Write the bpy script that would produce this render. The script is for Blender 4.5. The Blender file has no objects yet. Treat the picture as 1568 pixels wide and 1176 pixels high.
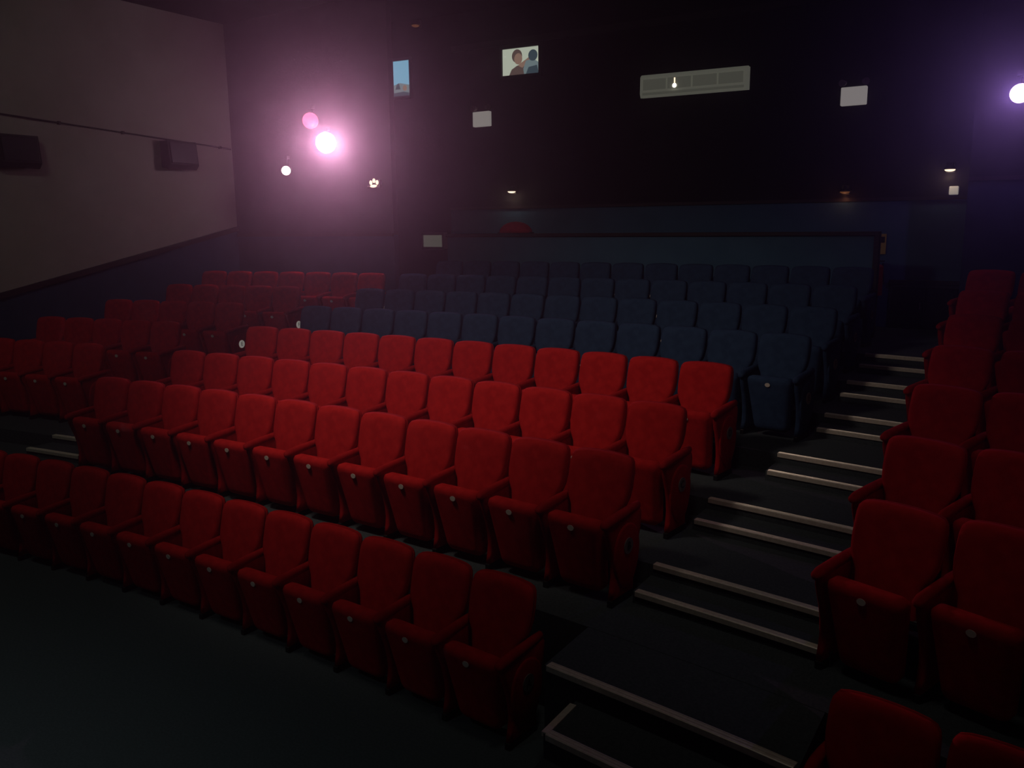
import bpy, bmesh, math, random
from mathutils import Vector, Matrix
random.seed(4)
scene=bpy.context.scene
scene.view_settings.view_transform='Standard'
scene.view_settings.look='None'
COL=bpy.context.collection

# ------------------------------------------------------------ materials
def mat(name,col,rough=.8,metal=0,col2=None,scale=20,spec=.3,emis=None,estr=0,sheen=0,sample=False):
    m=bpy.data.materials.new(name);m.use_nodes=True
    nt=m.node_tree;b=nt.nodes['Principled BSDF']
    b.inputs['Base Color'].default_value=(*col,1)
    b.inputs['Roughness'].default_value=rough
    b.inputs['Metallic'].default_value=metal
    b.inputs['Specular IOR Level'].default_value=spec
    if sheen:
        b.inputs['Sheen Weight'].default_value=sheen
        b.inputs['Sheen Tint'].default_value=(*col,1)
    if emis:
        b.inputs['Emission Color'].default_value=(*emis,1);b.inputs['Emission Strength'].default_value=estr
        if not sample: m.cycles.emission_sampling='NONE'
    if col2:
        tc=nt.nodes.new('ShaderNodeTexCoord')
        n=nt.nodes.new('ShaderNodeTexNoise');n.inputs['Scale'].default_value=scale;n.inputs['Detail'].default_value=2
        r=nt.nodes.new('ShaderNodeValToRGB');r.color_ramp.elements[0].position=.35;r.color_ramp.elements[1].position=.65
        r.color_ramp.elements[0].color=(*col,1);r.color_ramp.elements[1].color=(*col2,1)
        nt.links.new(tc.outputs['Object'],n.inputs['Vector']);nt.links.new(n.outputs['Fac'],r.inputs['Fac']);nt.links.new(r.outputs['Color'],b.inputs['Base Color'])
    return m
M={}
M['red']=mat('red_velour',(.52,.014,.014),.9,col2=(.63,.021,.02),scale=14,spec=.08)
M['red2']=mat('red_panel_fabric',(.40,.011,.011),.9,col2=(.48,.015,.015),scale=16,spec=.08)
M['blue']=mat('blue_velour',(.026,.056,.12),.9,col2=(.035,.072,.15),scale=14,spec=.08)
M['blue2']=mat('blue_panel_fabric',(.02,.044,.095),.9,col2=(.027,.056,.118),scale=16,spec=.08)
M['black']=mat('black_plastic',(.012,.012,.013),.45,spec=.4)
M['plaque']=mat('number_plaque',(.75,.7,.62),.4)
M['letterdisc']=mat('letter_disc_glowing',(.6,.57,.5),.5,emis=(1,.95,.85),estr=.16)  # self-glow stands in for light falling on the left-block discs
M['discdim']=mat('letter_disc_dim',(.22,.19,.17),.5)
M['ink']=mat('letter_ink',(.03,.02,.02),.6)
M['carpet']=mat('carpet_dark',(.05,.066,.072),.95,col2=(.07,.088,.094),scale=60,spec=.05)
M['carpet2']=mat('carpet_blue',(.065,.09,.095),.95,col2=(.085,.112,.118),scale=60,spec=.05)
M['metal']=mat('aluminium_nosing',(.82,.77,.65),.36,metal=.35,col2=(.92,.88,.76),scale=40)
M['grey']=mat('grey_wall_fabric',(.31,.305,.25),.95,col2=(.345,.34,.285),scale=1.2,spec=.05)
M['blackwall']=mat('black_wall_fabric',(.014,.012,.013),.95,col2=(.02,.017,.018),scale=2,spec=.05)
M['sidewall']=mat('black_wall_fabric_lifted',(.045,.036,.039),.95,col2=(.056,.046,.05),scale=2,spec=.05)  # black wall fabric lifted and tinted so the lamp glow shows
M['dado']=mat('blue_dado_lit',(.06,.145,.24),.9,col2=(.07,.165,.27),scale=3,spec=.05)  # lighter copy: light missing on the far wall put into the colour
M['dado2']=mat('blue_dado_shaded',(.03,.055,.09),.9,col2=(.036,.065,.105),scale=3,spec=.05)  # darker copy of the same blue, shade put into the colour
M['trim']=mat('dark_trim',(.02,.012,.012),.5)
M['ceil']=mat('ceiling_black',(.02,.02,.018),.95,col2=(.026,.026,.024),scale=2,spec=.05)
M['speaker']=mat('speaker_black',(.02,.017,.017),.7)
M['white']=mat('white_plastic',(.75,.72,.66),.5,emis=(1,.93,.86),estr=.18)  # emission added so the plastic reads bright; the boxes give no light
M['ac']=mat('ac_cream',(.55,.56,.46),.5,emis=(.8,.82,.65),estr=.08)  # faint emission added for brightness; the casing is no lamp
M['acdark']=mat('ac_slot',(.3,.3,.24),.6,emis=(.8,.82,.65),estr=.06)  # same added glow on the grilles
def emi(n,c,s): return mat(n,(.02,.02,.02),.5,emis=c,estr=s)
M['lampmain']=emi('lamp_pink_white',(1,.72,.95),30)
M['flarered']=emi('flare_red',(1,.10,.22),2.0)  # glow colour of the red flare blob
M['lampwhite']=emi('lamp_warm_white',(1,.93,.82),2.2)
M['lampright']=emi('lamp_violet_white',(.8,.5,1),6)
M['lampwarm']=emi('lamp_warm',(1,.75,.55),1.5)
M['lampdim']=emi('lamp_dim_orange',(1,.35,.12),.08)
M['port1']=emi('port_glass_blue',(.20,.45,.62),.75)
M['port2']=emi('port_glass_pale',(.50,.55,.44),.75)
M['pp_dark']=emi('projected_dark',(.05,.08,.10),.6)
M['pp_skin']=emi('projected_skin',(.32,.20,.15),.6)
M['pp_brown']=emi('projected_brown',(.12,.08,.07),.6)
M['pp_mid']=emi('projected_mid',(.2,.27,.28),.6)
M['door']=mat('door_dark',(.02,.018,.018),.6)
M['yellow']=mat('yellow_notice',(.6,.45,.1),.6)
M['greybox']=mat('grey_box',(.25,.2,.19),.6)
M['extred']=mat('extinguisher_red',(.45,.02,.02),.35)

# ------------------------------------------------------------ mesh helpers
class B:
    def __init__(s,mats): s.bm=bmesh.new();s.mats=mats
    def mi(s,k):
        if k not in s.mats:s.mats.append(k)
        return s.mats.index(k)
    def box(s,x0,x1,y0,y1,z0,z1,k,bev=0,rot=None,cen=None):
        r=bmesh.ops.create_cube(s.bm,size=1);vs=r['verts']
        for v in vs: v.co=Vector(((x0+x1)/2+v.co.x*(x1-x0),(y0+y1)/2+v.co.y*(y1-y0),(z0+z1)/2+v.co.z*(z1-z0)))
        if rot is not None: bmesh.ops.rotate(s.bm,verts=vs,cent=cen or Vector(((x0+x1)/2,(y0+y1)/2,(z0+z1)/2)),matrix=rot)
        fs={f for v in vs for f in v.link_faces}
        for f in fs:f.material_index=s.mi(k)
        if bev:
            es={e for v in vs for e in v.link_edges}
            g=bmesh.ops.bevel(s.bm,geom=list(es),offset=bev,segments=2,profile=.5,affect='EDGES')
            for f in g['faces']:f.material_index=s.mi(k)
    def cyl(s,p0,p1,r,k,seg=16,r2=None):
        p0=Vector(p0);p1=Vector(p1);d=p1-p0
        q=Vector((0,0,1)).rotation_difference(d.normalized()).to_matrix().to_4x4()
        m=Matrix.Translation((p0+p1)/2)@q
        g=bmesh.ops.create_cone(s.bm,cap_ends=True,segments=seg,radius1=r,radius2=r if r2 is None else r2,depth=d.length,matrix=m)
        for f in {f for v in g['verts'] for f in v.link_faces}: f.material_index=s.mi(k)
    def sph(s,c,r,k,sc=(1,1,1)):
        g=bmesh.ops.create_uvsphere(s.bm,u_segments=20,v_segments=12,radius=r,matrix=Matrix.Translation(c)@Matrix.Diagonal((*sc,1)))
        for f in {f for v in g['verts'] for f in v.link_faces}: f.material_index=s.mi(k);f.smooth=True
    def loops(s,rings,k,cap0=True,cap1=True,smooth=True):
        rv=[[s.bm.verts.new(p) for p in r] for r in rings];n=len(rings[0])
        for a,b in zip(rv,rv[1:]):
            for i in range(n):
                f=s.bm.faces.new((a[i],a[(i+1)%n],b[(i+1)%n],b[i]));f.material_index=s.mi(k);f.smooth=smooth
        for c,r in ((cap0,rv[0][::-1]),(cap1,rv[-1])):
            if c:
                f=s.bm.faces.new(r);f.material_index=s.mi(k);f.smooth=smooth
    def quad(s,ps,k):
        f=s.bm.faces.new([s.bm.verts.new(p) for p in ps]);f.material_index=s.mi(k)
    def mesh(s,name):
        bmesh.ops.recalc_face_normals(s.bm,faces=s.bm.faces[:])
        me=bpy.data.meshes.new(name);s.bm.to_mesh(me);s.bm.free()
        for k in s.mats: me.materials.append(M[k])
        return me
def obj(name,me,loc=(0,0,0),rz=0,parent=None):
    o=bpy.data.objects.new(name,me);COL.objects.link(o);o.location=loc;o.rotation_euler=(0,0,rz)
    if parent:o.parent=parent
    return o
def empty(name,loc=(0,0,0)):
    o=bpy.data.objects.new(name,None);COL.objects.link(o);o.location=loc;return o

def rrect(hwb,hwt,z0,z1,rb,rt,n=6):
    pts=[]
    for cx,cz,r,a0 in ((hwb-rb,z0+rb,rb,-90),(hwt-rt,z1-rt,rt,0),(-(hwt-rt),z1-rt,rt,90),(-(hwb-rb),z0+rb,rb,180)):
        for i in range(n+1):
            a=math.radians(a0+90*i/n);pts.append((cx+r*math.cos(a),cz+r*math.sin(a)))
    return pts
def backout(z0):
    half=[(.17,z0),(.195,z0+.03),(.198,.50),(.205,.60),(.232,.655),(.252,.71),(.260,.78),(.260,.85),(.257,.92),(.249,.96),(.230,.983),(.19,.993),(.12,.999),(.04,1.002)]
    return half+[(-x,z) for x,z in half[::-1]]
def slab(b,out,prof,k,dx=0,shear=lambda x,z:0):
    xs=[p[0] for p in out];zs=[p[1] for p in out];cz=(min(zs)+max(zs))/2;hw=max(xs);hh=(max(zs)-min(zs))/2
    rings=[]
    for ins,y in prof:
        r=[]
        for x,z in out:
            X=x*(1-ins/hw);Z=cz+(z-cz)*(1-ins/hh);r.append((X+dx,y+shear(X,Z),Z))
        rings.append(r)
    b.loops(rings,k)

def sidepanel(b,x,t,k,kb,big=False):
    fr=[(-.36,.045),(-.345,.12),(-.335,.20),(-.345,.30),(-.37,.40),(-.40,.48),(-.425,.55),(-.43,.60),(-.41,.63)]
    bk=[(.0,.64),(.03,.60),(.02,.5),(-.02,.38),(-.06,.24),(-.08,.12),(-.08,.045)]
    prof=fr+bk
    cy=-.2;cz=.34
    rings=[]
    for ins,xx in ((.02,-t/2),(.0,-t/2+.012),(0,t/2-.012),(.02,t/2)):
        rings.append([(x+xx,cy+(y-cy)*(1-ins/.22),cz+(z-cz)*(1-ins/.3)) for y,z in prof])
    b.loops(rings,k)
    ap=[]
    for y,w,h,zc in ((-.46,.014,.012,.607),(-.45,.030,.028,.612),(-.40,.036,.038,.620),(-.25,.034,.038,.632),(-.08,.030,.036,.644),(.0,.024,.03,.65)):
        ap.append([(x+w*math.cos(a),y,zc+h*math.sin(a)) for a in [math.pi*2*i/12 for i in range(12)]])
    b.loops(ap,k)
    b.box(x-t/2+.004,x+t/2-.004,-.37,-.06,0,.05,kb,.006)

def seat_mesh(name,k,k2,end=False,disc='discdim'):
    b=B([]);cx=.028
    def sh(x,z):
        lum=-.018*math.exp(-((z-.62)/.12)**2); wing=-.016*(abs(x)/.24)**3
        return (z-1.0)*.20+lum+wing
    out=backout(.34)
    slab(b,out,[(.060,-.060),(.030,-.056),(.010,-.044),(.0,-.022),(0,.0)],k,cx,sh)
    slab(b,out,[(0,.0),(.0,.022),(.012,.036),(.05,.042)],k2,cx,sh)
    out3=rrect(.18,.225,.06,.615,.06,.05)
    def sh2(x,z):
        return -.285-.115*((max(z,.08)-.08)/.535)**1.3
    slab(b,out3,[(.06,-.058),(.03,-.052),(.011,-.034),(0,-.01),(0,.05),(.012,.072),(.045,.085)],k,cx,sh2)
    b.cyl((-.24,-.17,.40),(.27,-.17,.40),.016,'black',10)
    b.box(-.2,.25,-.19,-.14,.36,.40,'black',.004)
    z=.545;y=sh2(0,z)-.0605
    ring=[[ (cx+.026*math.cos(a),y+d,z+.02*math.sin(a)) for a in [2*math.pi*i/16 for i in range(16)]] for d in (0.008,-.004)]
    b.loops(ring,'plaque',smooth=False)
    sidepanel(b,-.247,.05,k2,'black')
    if end:
        sidepanel(b,.303,.05,k2,'black')
        rings=[]
        for ins,xx in ((0,.322),(0,.334),(.015,.342)):
            rings.append([(xx,-.19+(u*(.165-ins)*(1+.18*w)),.33+w*(.24-ins)) for u,w in [(math.cos(a),math.sin(a)) for a in [2*math.pi*i/24 for i in range(24)]]])
        b.loops(rings,k2)
        b.loops([[(xx,-.19+.058*math.cos(a),.41+.058*math.sin(a)) for a in [2*math.pi*i/24 for i in range(24)]] for xx in (.338,.348)],disc,smooth=False)
    return b.mesh(name)
ME={('red',0):seat_mesh('seat_red','red','red2'),('red',1):seat_mesh('seat_red_end','red','red2',True),
    ('red',2):seat_mesh('seat_red_end_bright','red','red2',True,'letterdisc'),
    ('blue',0):seat_mesh('seat_blue','blue','blue2'),('blue',1):seat_mesh('seat_blue_end','blue','blue2',True)}

# ------------------------------------------------------------ seating geometry
c=.016;xm=-5.917
cy=lambda X:c*(X-xm)**2
YR=dict(A=4.623,B=5.50,C=6.496,D=7.642,E=8.755,F=9.901,G=10.943,H=11.948)
FZ={'A':0.0}
for i,n in enumerate('BCDEFGH'): FZ[n]=.713+.173*i
def letter(txt,parent):
    cu=bpy.data.curves.new('row_letter','FONT');cu.body=txt;cu.size=.085;cu.align_x='CENTER';cu.align_y='CENTER';cu.extrude=.001
    cu.materials.append(M['ink']);o=bpy.data.objects.new('row_letter',cu);COL.objects.link(o);o.parent=parent
    o.location=(.350,-.19,.41);o.rotation_euler=(math.pi/2,0,math.pi/2)
def row(n,x_right,count,kind,endkind=1,extra=0,dy=0):
    for i in range(count):
        X=x_right-.275-.55*i
        k=endkind if i==0 else 0
        o=obj('cinema_seat',ME[(kind,k)],(X,YR[n]-cy(X)+dy,FZ[n]),math.atan(-2*c*(X-xm))+math.radians(extra))
        if i==0 and endkind: letter(n,o)
row('A',-2.67,13,'red')
for n in 'BCD': row(n,-2.36,12,'red')
for n in 'EFGH': row(n,-1.93,13,'blue')
for n in 'CDEF': row(n,-10.15,5,'red',2)
row('G',-9.35,7,'red',2)
row('A',-.79+.55*5,5,'red',1)
for n in 'BCDEFGH': row(n,-.89+.55*5,5,'red',1,-8,.06)

# ------------------------------------------------------------ floor and tiers
XW0,XW1=-13.6,2.5
b=B([]);b.quad([(XW0,-4,0),(XW1,-4,0),(XW1,14.2,0),(XW0,14.2,0)],'carpet2')
obj('floor',b.mesh('floor'))
b=B([])
edges={}
for n in 'BCDEFGH': edges[n]=YR[n]-.87
edges['B']=YR['B']-.69
NX=40;xs=[XW0+(XW1-XW0)*i/NX for i in range(NX+1)]
names='BCDEFGH'
for j,n in enumerate(names):
    zb=0 if j==0 else FZ[names[j-1]]
    for x0,x1 in zip(xs,xs[1:]):
        y0,y1=edges[n]-cy(x0),edges[n]-cy(x1)
        if j+1<len(names): w0,w1=edges[names[j+1]]-cy(x0),edges[names[j+1]]-cy(x1)
        else: w0=w1=14.2
        b.quad([(x0,y0,FZ[n]),(x1,y1,FZ[n]),(x1,w1,FZ[n]),(x0,w0,FZ[n])],'carpet')
        b.quad([(x0,y0,zb),(x1,y1,zb),(x1,y1,FZ[n]),(x0,y0,FZ[n])],'carpet')
bmesh.ops.remove_doubles(b.bm,verts=b.bm.verts[:],dist=.0005)
obj('floor_tiers',b.mesh('floor_tiers'))

PROF=[(-.012,-.030),(-.012,.004),(-.006,.008),(.010,.006),(.012,.009),(.022,.009),(.024,.006),(.034,.006),(.036,.009),(.048,.005),(.048,.0),(-.004,.0),(-.004,-.030)]
def add_step(b,nb,yc,z,zlow,xa,xb,run,solid=True,seg=6):
    """step following the curved tier"""
    pts=[(xa+(xb-xa)*i/seg) for i in range(seg+1)]
    if solid:
        fr=[(x,yc-cy(x)) for x in pts];bk=[(x,yc-cy(x)+run) for x in pts[::-1]]
        vs=fr+bk
        b.loops([[(x,y,zlow) for x,y in vs],[(x,y,z) for x,y in vs]],'carpet',smooth=False)
    rings=[]
    for i,x in enumerate(pts):
        sl=-2*c*(x-xm);d=Vector((1,sl,0)).normalized();nrm=Vector((-d.y,d.x,0))
        p=Vector((x+(.02 if i==0 else -.02 if i==seg else 0),yc-cy(x),z))
        rings.append([p+nrm*u+Vector((0,0,w)) for u,w in PROF])
    nb.loops(rings,'metal',smooth=False)
low=[(4.24,.711,0,.575),(3.86,.56,0,.385),(3.48,.41,0,.385),(3.10,.26,0,.385),(2.72,.12,0,.385)]
root=empty('aisle_stairs');b=B([]);nb=B([])
for j,n in enumerate(names):
    if n=='B':continue
    xa=-2.27 if n in 'CD' else (-2.0 if n=='E' else -1.84)
    zl=FZ[names[j-1]]
    add_step(b,nb,YR[n]-1.19,FZ[n]-.0865,zl,xa,-.9,.318)
    add_step(b,nb,YR[n]-.87,FZ[n],zl,xa,-.9,.1,False)
for i,(yc,z,zl,run) in enumerate(low): add_step(b,nb,yc,z,zl,-2.37 if i==0 else -2.14,-.82,run)
xa=-2.14;y=3.86-cy(xa);nb.box(xa-.012,xa+.03,y,y+.33,.54,.568,'metal')
obj('treads',b.mesh('treads'),parent=root);obj('nosings',nb.mesh('nosings'),parent=root)
root=empty('aisle_stairs');b=B([]);nb=B([])
for j,n in enumerate(names):
    if n in 'BGH':continue
    zl=FZ[names[j-1]]
    add_step(b,nb,YR[n]-1.19,FZ[n]-.0865,zl,-10.05,-9.12,.318)
    add_step(b,nb,YR[n]-.87,FZ[n],zl,-10.05,-9.12,.1,False)
obj('treads',b.mesh('treads'),parent=root);obj('nosings',nb.mesh('nosings'),parent=root)

# ------------------------------------------------------------ walls
CZ=7.12
def wallstrip(name,p0,p1,zs0,zs1,split0,split1,klow,kup,th=.12):
    p0=Vector((*p0,0));p1=Vector((*p1,0));d=(p1-p0).normalized();n=Vector((d.y,-d.x,0))*th
    b=B([])
    def prism(za0,za1,zb0,zb1,k):
        a=[p0+Vector((0,0,za0)),p1+Vector((0,0,za1)),p1+Vector((0,0,zb1)),p0+Vector((0,0,zb0))]
        b.loops([a,[v-n for v in a]],k,smooth=False)
    prism(zs0,zs1,split0,split1,klow);prism(split0,split1,CZ,CZ,kup)
    return obj(name,b.mesh(name))
fy=lambda X:13.558+.0896*(X+5)
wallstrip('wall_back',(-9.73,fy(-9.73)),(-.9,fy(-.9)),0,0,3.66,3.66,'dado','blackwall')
wallstrip('wall_back_recess',(-12.0,fy(-12.0)),(-9.73,fy(-9.73)),0,0,3.66,3.66,'blackwall','blackwall')
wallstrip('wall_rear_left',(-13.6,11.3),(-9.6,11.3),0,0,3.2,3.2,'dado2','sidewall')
wallstrip('wall_passage_left',(-11.9,11.42),(-11.9,13.0),0,0,3.2,3.2,'blackwall','blackwall')
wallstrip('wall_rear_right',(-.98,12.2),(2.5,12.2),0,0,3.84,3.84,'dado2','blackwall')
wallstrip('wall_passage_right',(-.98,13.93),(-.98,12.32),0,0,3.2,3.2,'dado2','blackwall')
s=.239
wallstrip('wall_left',(-13.6,-4),(-13.6,11.3),0,0,2.23-s*10.69+.4,2.23+s*4.61,'dado2','grey')
wallstrip('wall_right',(2.5,12.2),(2.5,-4),0,0,3.3,.3,'dado2','grey')
wallstrip('wall_front',(2.5,-4),(-13.6,-4),0,0,1.0,1.0,'blackwall','blackwall')
b=B([]);b.box(-13.72,2.62,-4.1,14.3,CZ,CZ+.1,'ceil');obj('ceiling',b.mesh('ceiling'))
def trimbar(name,p0,p1,h,t,k='trim'):
    p0=Vector(p0);p1=Vector(p1);d=(p1-p0);dh=Vector((d.x,d.y,0)).normalized();n=Vector((dh.y,-dh.x,0))*t
    b=B([]);u=Vector((0,0,h/2))
    b.loops([[p-u,p-u+n,p+u+n,p+u] for p in (p0,p1)],k,smooth=False);return obj(name,b.mesh(name))
zl0=2.23-s*10.69+.4
trimbar('trim_1',(-13.6,-4,zl0),(-13.6,11.3,2.23+s*4.61),.09,.05)
trimbar('trim_2',(-9.73,fy(-9.73),3.66),(-.98,fy(-.98),3.66),.05,.03)
trimbar('trim_3',(-9.6,fy(-9.6),6.5),(-.98,fy(-.98),6.6),.10,.08)
trimbar('trim_4',(-13.6,11.3,3.2),(-9.6,11.3,3.2),.05,.03)
trimbar('trim_5',(-.98,12.2,3.84),(2.5,12.2,3.84),.05,.03)
b=B([]);b.box(-9.28,-2.07,12.40,12.50,FZ['H'],3.14,'dado');b.box(-9.30,-2.05,12.37,12.53,3.14,3.20,'trim',.01);b.box(-2.07,-2.0,12.38,12.52,FZ['H'],3.20,'trim',.005)
obj('wall_barrier',b.mesh('wall_barrier'))

b=B([]);b.cyl((-13.57,2.0,5.33),(-13.57,11.25,4.84),.014,'trim',8)
for yy in (3,5,7.9,9,11): b.box(-13.6,-13.55,yy-.02,yy+.02,5.33-(yy-2)*.053-.025,5.33-(yy-2)*.053+.025,'trim')
obj('cable_conduit',b.mesh('cable_conduit'))

# ------------------------------------------------------------ speakers
def speaker(Y,Z):
    b=B([]);r=[]
    for y in (-.30,.30):
        r.append([(0.03,y,-.22),(.20,y,-.25),(.28,y,-.17),(.24,y,.24),(.03,y,.24)])
    b.loops(r,'speaker',smooth=False)
    b.box(.24,.285,-.27,.27,-.15,.21,'black',.01,Matrix.Rotation(math.radians(-5),3,'Y'))
    b.box(-.0,.05,-.06,.06,-.1,.1,'black')
    return obj('wall_speaker',b.mesh('wall_speaker'),(-13.6,Y,Z))
speaker(4.4,4.36);speaker(7.12,4.52);speaker(10.0,4.64)

# ------------------------------------------------------------ wall lights / spots
def spotcan(name,loc,aim,mk,r,col,power,rad,wash=0,off=.0,beam=0,bang=70):
    root=empty(name,loc);d=(Vector(aim)-Vector(loc)).normalized()
    b=B([]);b.cyl(-d*.28,d*0,r*.6,'black',20,r*.8);b.cyl(d*.0,d*.03,r*.85,'black',20)
    b.cyl(-d*.15,Vector((0,.0,.22))-d*.15,.015,'black',8)
    b.box(-.05,.05,-.02,.05,.2,.26,'black')
    obj('housing',b.mesh('housing'),parent=root)
    b=B([]);b.sph(d*.03,r*.92,mk);obj('lens',b.mesh('lens'),parent=root)
    if power:
        l=bpy.data.lights.new('glow','POINT');l.energy=power;l.color=col;l.shadow_soft_size=rad
        lo=bpy.data.objects.new('lamp',l);COL.objects.link(lo);lo.parent=root;lo.location=d*(r+rad+.06)
    if beam:
        l=bpy.data.lights.new('beam','SPOT');l.energy=beam;l.color=col;l.shadow_soft_size=.04;l.spot_size=math.radians(bang);l.spot_blend=1  # beam aimed outwards to light the added haze into a halo
        lo=bpy.data.objects.new('beam',l);COL.objects.link(lo);lo.parent=root;lo.location=d*(r+.12);lo.rotation_euler=d.to_track_quat('-Z','Y').to_euler()
    if wash:
        l=bpy.data.lights.new('added_wash','SPOT');l.energy=wash;l.color=col;l.shadow_soft_size=.02;l.spot_size=math.radians(150);l.spot_blend=1  # extra light added, turned back to wash the wall with glow
        lo=bpy.data.objects.new('added_wash',l);COL.objects.link(lo);lo.parent=root;lo.location=(0,-off,0);lo.rotation_euler=Vector((0,1,-.1)).to_track_quat('-Z','Y').to_euler()
    return root
spotcan('projector_spotlight',(-10.9,11.1,4.79),(0,0,3.2),'lampmain',.19,(.95,.38,.68),12,.05,22,.75,400,75)
spotcan('spotlight',(-11.22,11.08,5.18),(-5,2,4),'flarered',.15,(1,.2,.3),2,.05)  # red flare blob built as an added lamp
spotcan('spotlight',(-11.9,11.08,4.36),(-5,2,3.3),'lampwhite',.09,(1,.9,.8),0,.05)
spotcan('projector_spotlight',(-.5,12.0,4.80),(-.5,0,3.2),'lampright',.12,(.5,.25,1),3,.04,12,.7,60,75)

def sconce(loc,mk,col,power):
    root=empty('wall_light',loc);b=B([])
    b.box(-.06,.06,-.03,.03,-.06,.08,'black',.008)
    b.cyl((0,-.08,.03),(0,-.08,.07),.05,'black',16);b.cyl((0,-.08,-.02),(0,-.08,.03),.10,'black',20,.05)
    obj('shade',b.mesh('shade'),parent=root)
    b=B([]);b.sph((0,-.08,-.025),.07,mk,(1,1,.35));obj('bulb',b.mesh('bulb'),parent=root)
    if power:
        l=bpy.data.lights.new('lamp','POINT');l.energy=power;l.color=col;l.shadow_soft_size=.04
        lo=bpy.data.objects.new('lamp',l);COL.objects.link(lo);lo.parent=root;lo.location=(0,-.1,-.12)
sconce((-8.35,13.20,3.96),'lampwarm',(1,.8,.6),.9)
sconce((-1.35,13.82,4.07),'lampwarm',(1,.7,.5),.8)
sconce((-2.73,13.70,3.80),'lampdim',(1,.4,.2),.3)
sconce((-10.3,13.02,7.0),'lampdim',(1,.6,.4),0)
root=empty('cluster_wall_lamp',(-9.9,11.22,4.08));b=B([])
b.box(-.08,.08,.02,.08,-.05,.05,'black',.01);b.cyl((-.14,-.04,-.07),(.14,-.04,-.07),.02,'greybox',10);b.cyl((0,.03,0),(0,-.04,-.07),.012,'black',8)
obj('bracket',b.mesh('bracket'),parent=root)
b=B([])
for dx,dz in ((-.07,0),(.0,.03),(.07,.0)): b.sph((dx,-.04,dz),.026,'lampwarm',(1,1,1.5))
b.sph((0,-.05,-.06),.05,'lampwarm',(1.6,.6,.5));obj('bulbs',b.mesh('bulbs'),parent=root)

def emergency(loc):
    root=empty('emergency_light',loc);b=B([])
    b.box(-.18,.18,-.09,.0,-.13,.13,'white',.012);obj('box',b.mesh('box'),parent=root)
    b=B([])
    for sx in (-.15,.15):
        b.cyl((sx,-.05,.13),(sx,-.05,.17),.012,'black',8);b.cyl((sx,-.01,.2),(sx+.02*(1 if sx>0 else -1),-.10,.19),.035,'greybox',14,.05)
        b.cyl((sx,-.10,.19),(sx,-.108,.19),.042,'discdim',14)
    obj('lamp_heads',b.mesh('heads'),parent=root)
emergency((-8.98,13.18,5.24));emergency((-2.70,13.74,5.16))
b=B([]);b.box(-.06,.06,-.05,0,-.06,.06,'white',.01);obj('junction_box',b.mesh('jb'),(-1.29,13.88,3.76))
b=B([]);b.box(-.27,.27,-.12,0,-.16,.16,'greybox',.01);b.box(-.22,.22,-.13,-.12,-.11,.11,'acdark',.004);obj('electrical_cabinet',b.mesh('cab'),(-10.05,13.08,3.06))
b=B([]);b.box(-.07,.07,-.012,0,-.15,.15,'yellow',.003);b.box(-.05,.05,-.016,-.012,.02,.11,'ink');obj('notice_sign',b.mesh('notice'),(-2.2,13.79,3.0))
b=B([]);b.cyl((0,-.1,-.26),(0,-.1,.16),.075,'extred',18);b.sph((0,-.1,.16),.075,'extred',(1,1,.6));b.cyl((0,-.1,.18),(0,-.1,.25),.02,'black',10);b.box(-.02,.08,-.12,-.08,.24,.26,'black');b.cyl((.06,-.1,.22),(.09,-.1,-.1),.01,'black',8);b.box(-.05,.05,-.03,0,-.1,.1,'black')
obj('fire_extinguisher',b.mesh('ext'),(-2.2,13.78,2.5))
b=B([]);b.box(-.48,.48,-.06,.0,0,.66,'door',.01);b.box(-.44,-.01,-.08,-.06,.04,.61,'blackwall',.006);b.box(.01,.44,-.08,-.06,.04,.61,'blackwall',.006);b.cyl((-.05,-.09,.3),(-.05,-.09,.4),.008,'greybox',8)
b.box(-.5,.5,-.085,.0,.66,.72,'trim',.006)
obj('door_1',b.mesh('door_1'),(-1.55,13.82,FZ['H']))
b=B([]);rings=[]
for i in range(7):
    a=math.pi/2*i/6*.97;rings.append([(.33*math.cos(a)*math.cos(t),.12*math.cos(a)*math.sin(t),.19*math.sin(a)) for t in [2*math.pi*j/24 for j in range(24)]])
b.loops(rings,'red2');b.box(-.34,.34,-.05,.05,-.02,.01,'black',.004)
obj('dome_lampshade',b.mesh('dome'),(-7.85,12.45,3.21))

# ------------------------------------------------------------ air conditioning unit
root=empty('air_conditioner',(-5.1,fy(-5.1),5.53));root.rotation_euler=(0,0,math.atan(.0896));b=B([])
b.loops([[(x,0,-.15),(x,-.17,-.17),(x,-.21,-.11),(x,-.20,.15),(x,-.14,.19),(x,0,.19)] for x in (-.86,.86)],'ac',smooth=False)
obj('casing',b.mesh('casing'),parent=root);b=B([])
for i in range(4):
    x0=-.82+.41*i;b.box(x0+.01,x0+.395,-.216,-.20,-.06,.11,'acdark',.006)
b.box(-.82,.82,-.214,-.19,-.135,-.095,'acdark',.004)
obj('grilles',b.mesh('grilles'),parent=root)
b=B([]);b.sph((-.28,-.225,-.02),.035,'lampwhite',(1,.5,1));b.box(-.29,-.27,-.222,-.214,-.0,.1,'lampwarm');obj('painted_glint',b.mesh('glint'),parent=root)  # glowing glint standing in for a lamp reflection on the casing

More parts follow.
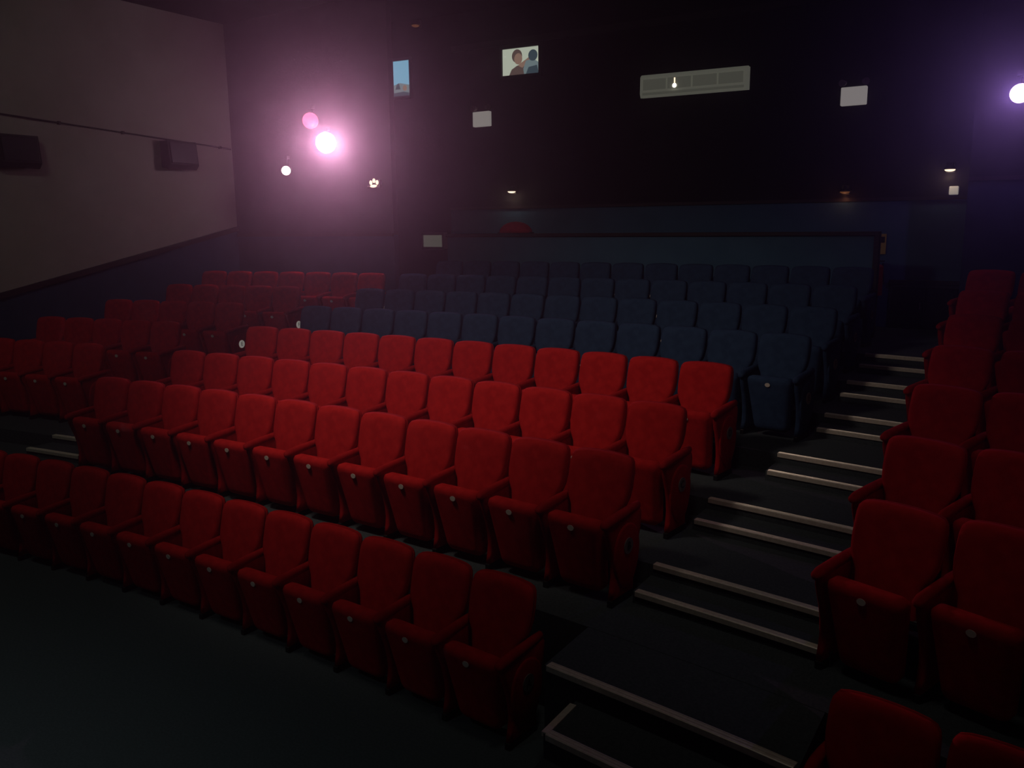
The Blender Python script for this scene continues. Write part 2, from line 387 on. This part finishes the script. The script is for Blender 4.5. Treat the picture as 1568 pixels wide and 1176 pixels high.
# ------------------------------------------------------------ projection ports
def port(name,x0,x1,z0,z1,k,shapes):
    xc=(x0+x1)/2;zc=(z0+z1)/2;w=(x1-x0)/2;h=(z1-z0)/2
    root=empty(name,(xc,fy(xc),zc));root.rotation_euler=(0,0,math.atan(.0896))
    b=B([]);t=.05
    b.box(-w-t,-w,-.05,.0,-h-t,h+t,'black');b.box(w,w+t,-.05,0,-h-t,h+t,'black');b.box(-w-t,w+t,-.05,0,h,h+t,'black');b.box(-w-t,w+t,-.05,0,-h-t,-h,'black')
    obj('frame',b.mesh('frame'),parent=root)
    b=B([]);b.box(-w,w,-.012,0,-h,h,k);obj('glass',b.mesh('glass'),parent=root)
    b=B([]);yy=-.014  # film reflection in the glass drawn as flat glowing shapes
    for kk,pts in shapes:
        b.loops([[(x*w,yy,z*h) for x,z in pts],[(x*w,yy+.004,z*h) for x,z in pts]],kk,smooth=False);yy-=.003
    obj('projected_image',b.mesh('img'),parent=root)
def ell(cx,cz,rx,rz,n=16): return [(cx+rx*math.cos(2*math.pi*i/n),cz+rz*math.sin(2*math.pi*i/n)) for i in range(n)]
port('window_1',-10.93,-10.55,5.78,6.42,'port1',[('pp_mid',[(-1,-.35),(-.2,-.25),(1,-.4),(1,-1),(-1,-1)]),('pp_dark',[(-.8,-.6),(-.6,-.3),(-.35,-.25),(-.2,-.6)]),('pp_skin',ell(.35,-.55,.25,.16)),('pp_dark',[(-1,-1),(-1,-.8),(.2,-.75),(1,-.85),(1,-1)])])
port('window_2',-8.58,-7.86,5.95,6.40,'port2',[
 ('pp_brown',[(-.65,-1),(-.5,-.55),(-.2,-.3),(.15,-.25),(.3,-.6),(.35,-1)]),
 ('pp_brown',ell(-.2,.42,.28,.5)),('pp_skin',ell(-.13,.2,.22,.42)),
 ('pp_skin',[(-.15,-.3),(.0,-.15),(.3,.1),(.55,.35),(.62,.3),(.4,-.1),(.1,-.5)]),
 ('pp_mid',[(.15,-.6),(.3,.0),(.7,.1),(.98,-.2),(.98,-1),(.2,-1)]),
 ('pp_dark',ell(.68,.35,.25,.42)),('pp_dark',[(.3,-1),(.45,-.5),(.9,-.4),(1,-1)])])

# ------------------------------------------------------------ general lighting: unseen lamps placed to brighten seats, aisle, wall and floor
def area(name,loc,aim,size,power,col):
    root=empty(name,loc);b=B([])
    b.box(-size/2,size/2,-size/2,size/2,.02,.10,'black',.01);d=(Vector(aim)-Vector(loc))
    obj('housing',b.mesh('housing'),parent=root)
    l=bpy.data.lights.new('lamp','AREA');l.shape='DISK';l.size=size;l.energy=power;l.color=col
    lo=bpy.data.objects.new('lamp',l);COL.objects.link(lo);lo.parent=root
    lo.rotation_euler=d.to_track_quat('-Z','Y').to_euler()
def spot(name,loc,aim,ang,power,col,rad=.25,blend=.8):
    root=empty(name,loc);b=B([])
    b.cyl((0,0,.02),(0,0,.12),.16,'black',20);obj('housing',b.mesh('housing'),parent=root)
    l=bpy.data.lights.new('lamp','SPOT');l.energy=power;l.color=col;l.spot_size=math.radians(ang);l.spot_blend=blend;l.shadow_soft_size=rad
    lo=bpy.data.objects.new('lamp',l);COL.objects.link(lo);lo.parent=root
    lo.rotation_euler=(Vector(aim)-Vector(loc)).to_track_quat('-Z','Y').to_euler()
spot('unseen_downlight',(-5.6,3.2,6.98),(-5.3,7.9,1.8),74,520,(1,.78,.66),.5,.9)
spot('unseen_downlight',(-1.6,3.4,6.98),(-1.75,6.4,.8),64,58,(1,.88,.75),.4,1.0)  # added to brighten the aisle steps and right block
area('added_fill_panel',(-8.5,2.5,6.98),(-12.5,5.0,3.5),.8,32,(1,.97,.82))  # added fill light for the left wall
spot('unseen_downlight',(-5.0,-1.0,6.98),(-5.0,.1,0),74,200,(.92,.98,1),.4,1.0)  # added to brighten the front floor

# ------------------------------------------------------------ world: haze added to spread a lens-like glow round the lamps
w=bpy.data.worlds.new('world');scene.world=w;w.use_nodes=True;nt=w.node_tree
bg=nt.nodes['Background'];bg.inputs[0].default_value=(.01,.01,.012,1);bg.inputs[1].default_value=.3
vs=nt.nodes.new('ShaderNodeVolumeScatter');vs.inputs['Density'].default_value=.010;vs.inputs['Anisotropy'].default_value=.88
nt.links.new(vs.outputs[0],nt.nodes['World Output'].inputs['Volume'])

# ------------------------------------------------------------ camera
cam=bpy.data.cameras.new('camera');cam.sensor_width=36;cam.lens=1287.589/1568*36;cam.clip_start=.05
co=bpy.data.objects.new('camera',cam);COL.objects.link(co);scene.camera=co
ya,pi_,ro=[math.radians(v) for v in (32.584,-10.590,-0.607)]
F=Vector((-math.sin(ya)*math.cos(pi_),math.cos(ya)*math.cos(pi_),math.sin(pi_)))
R=Vector((math.cos(ya),math.sin(ya),0));U=R.cross(F)
R2=R*math.cos(ro)+U*math.sin(ro);U2=-R*math.sin(ro)+U*math.cos(ro)
co.matrix_world=Matrix((( R2.x,U2.x,-F.x,0),(R2.y,U2.y,-F.y,0),(R2.z,U2.z,-F.z,3.313),(0,0,0,1)))
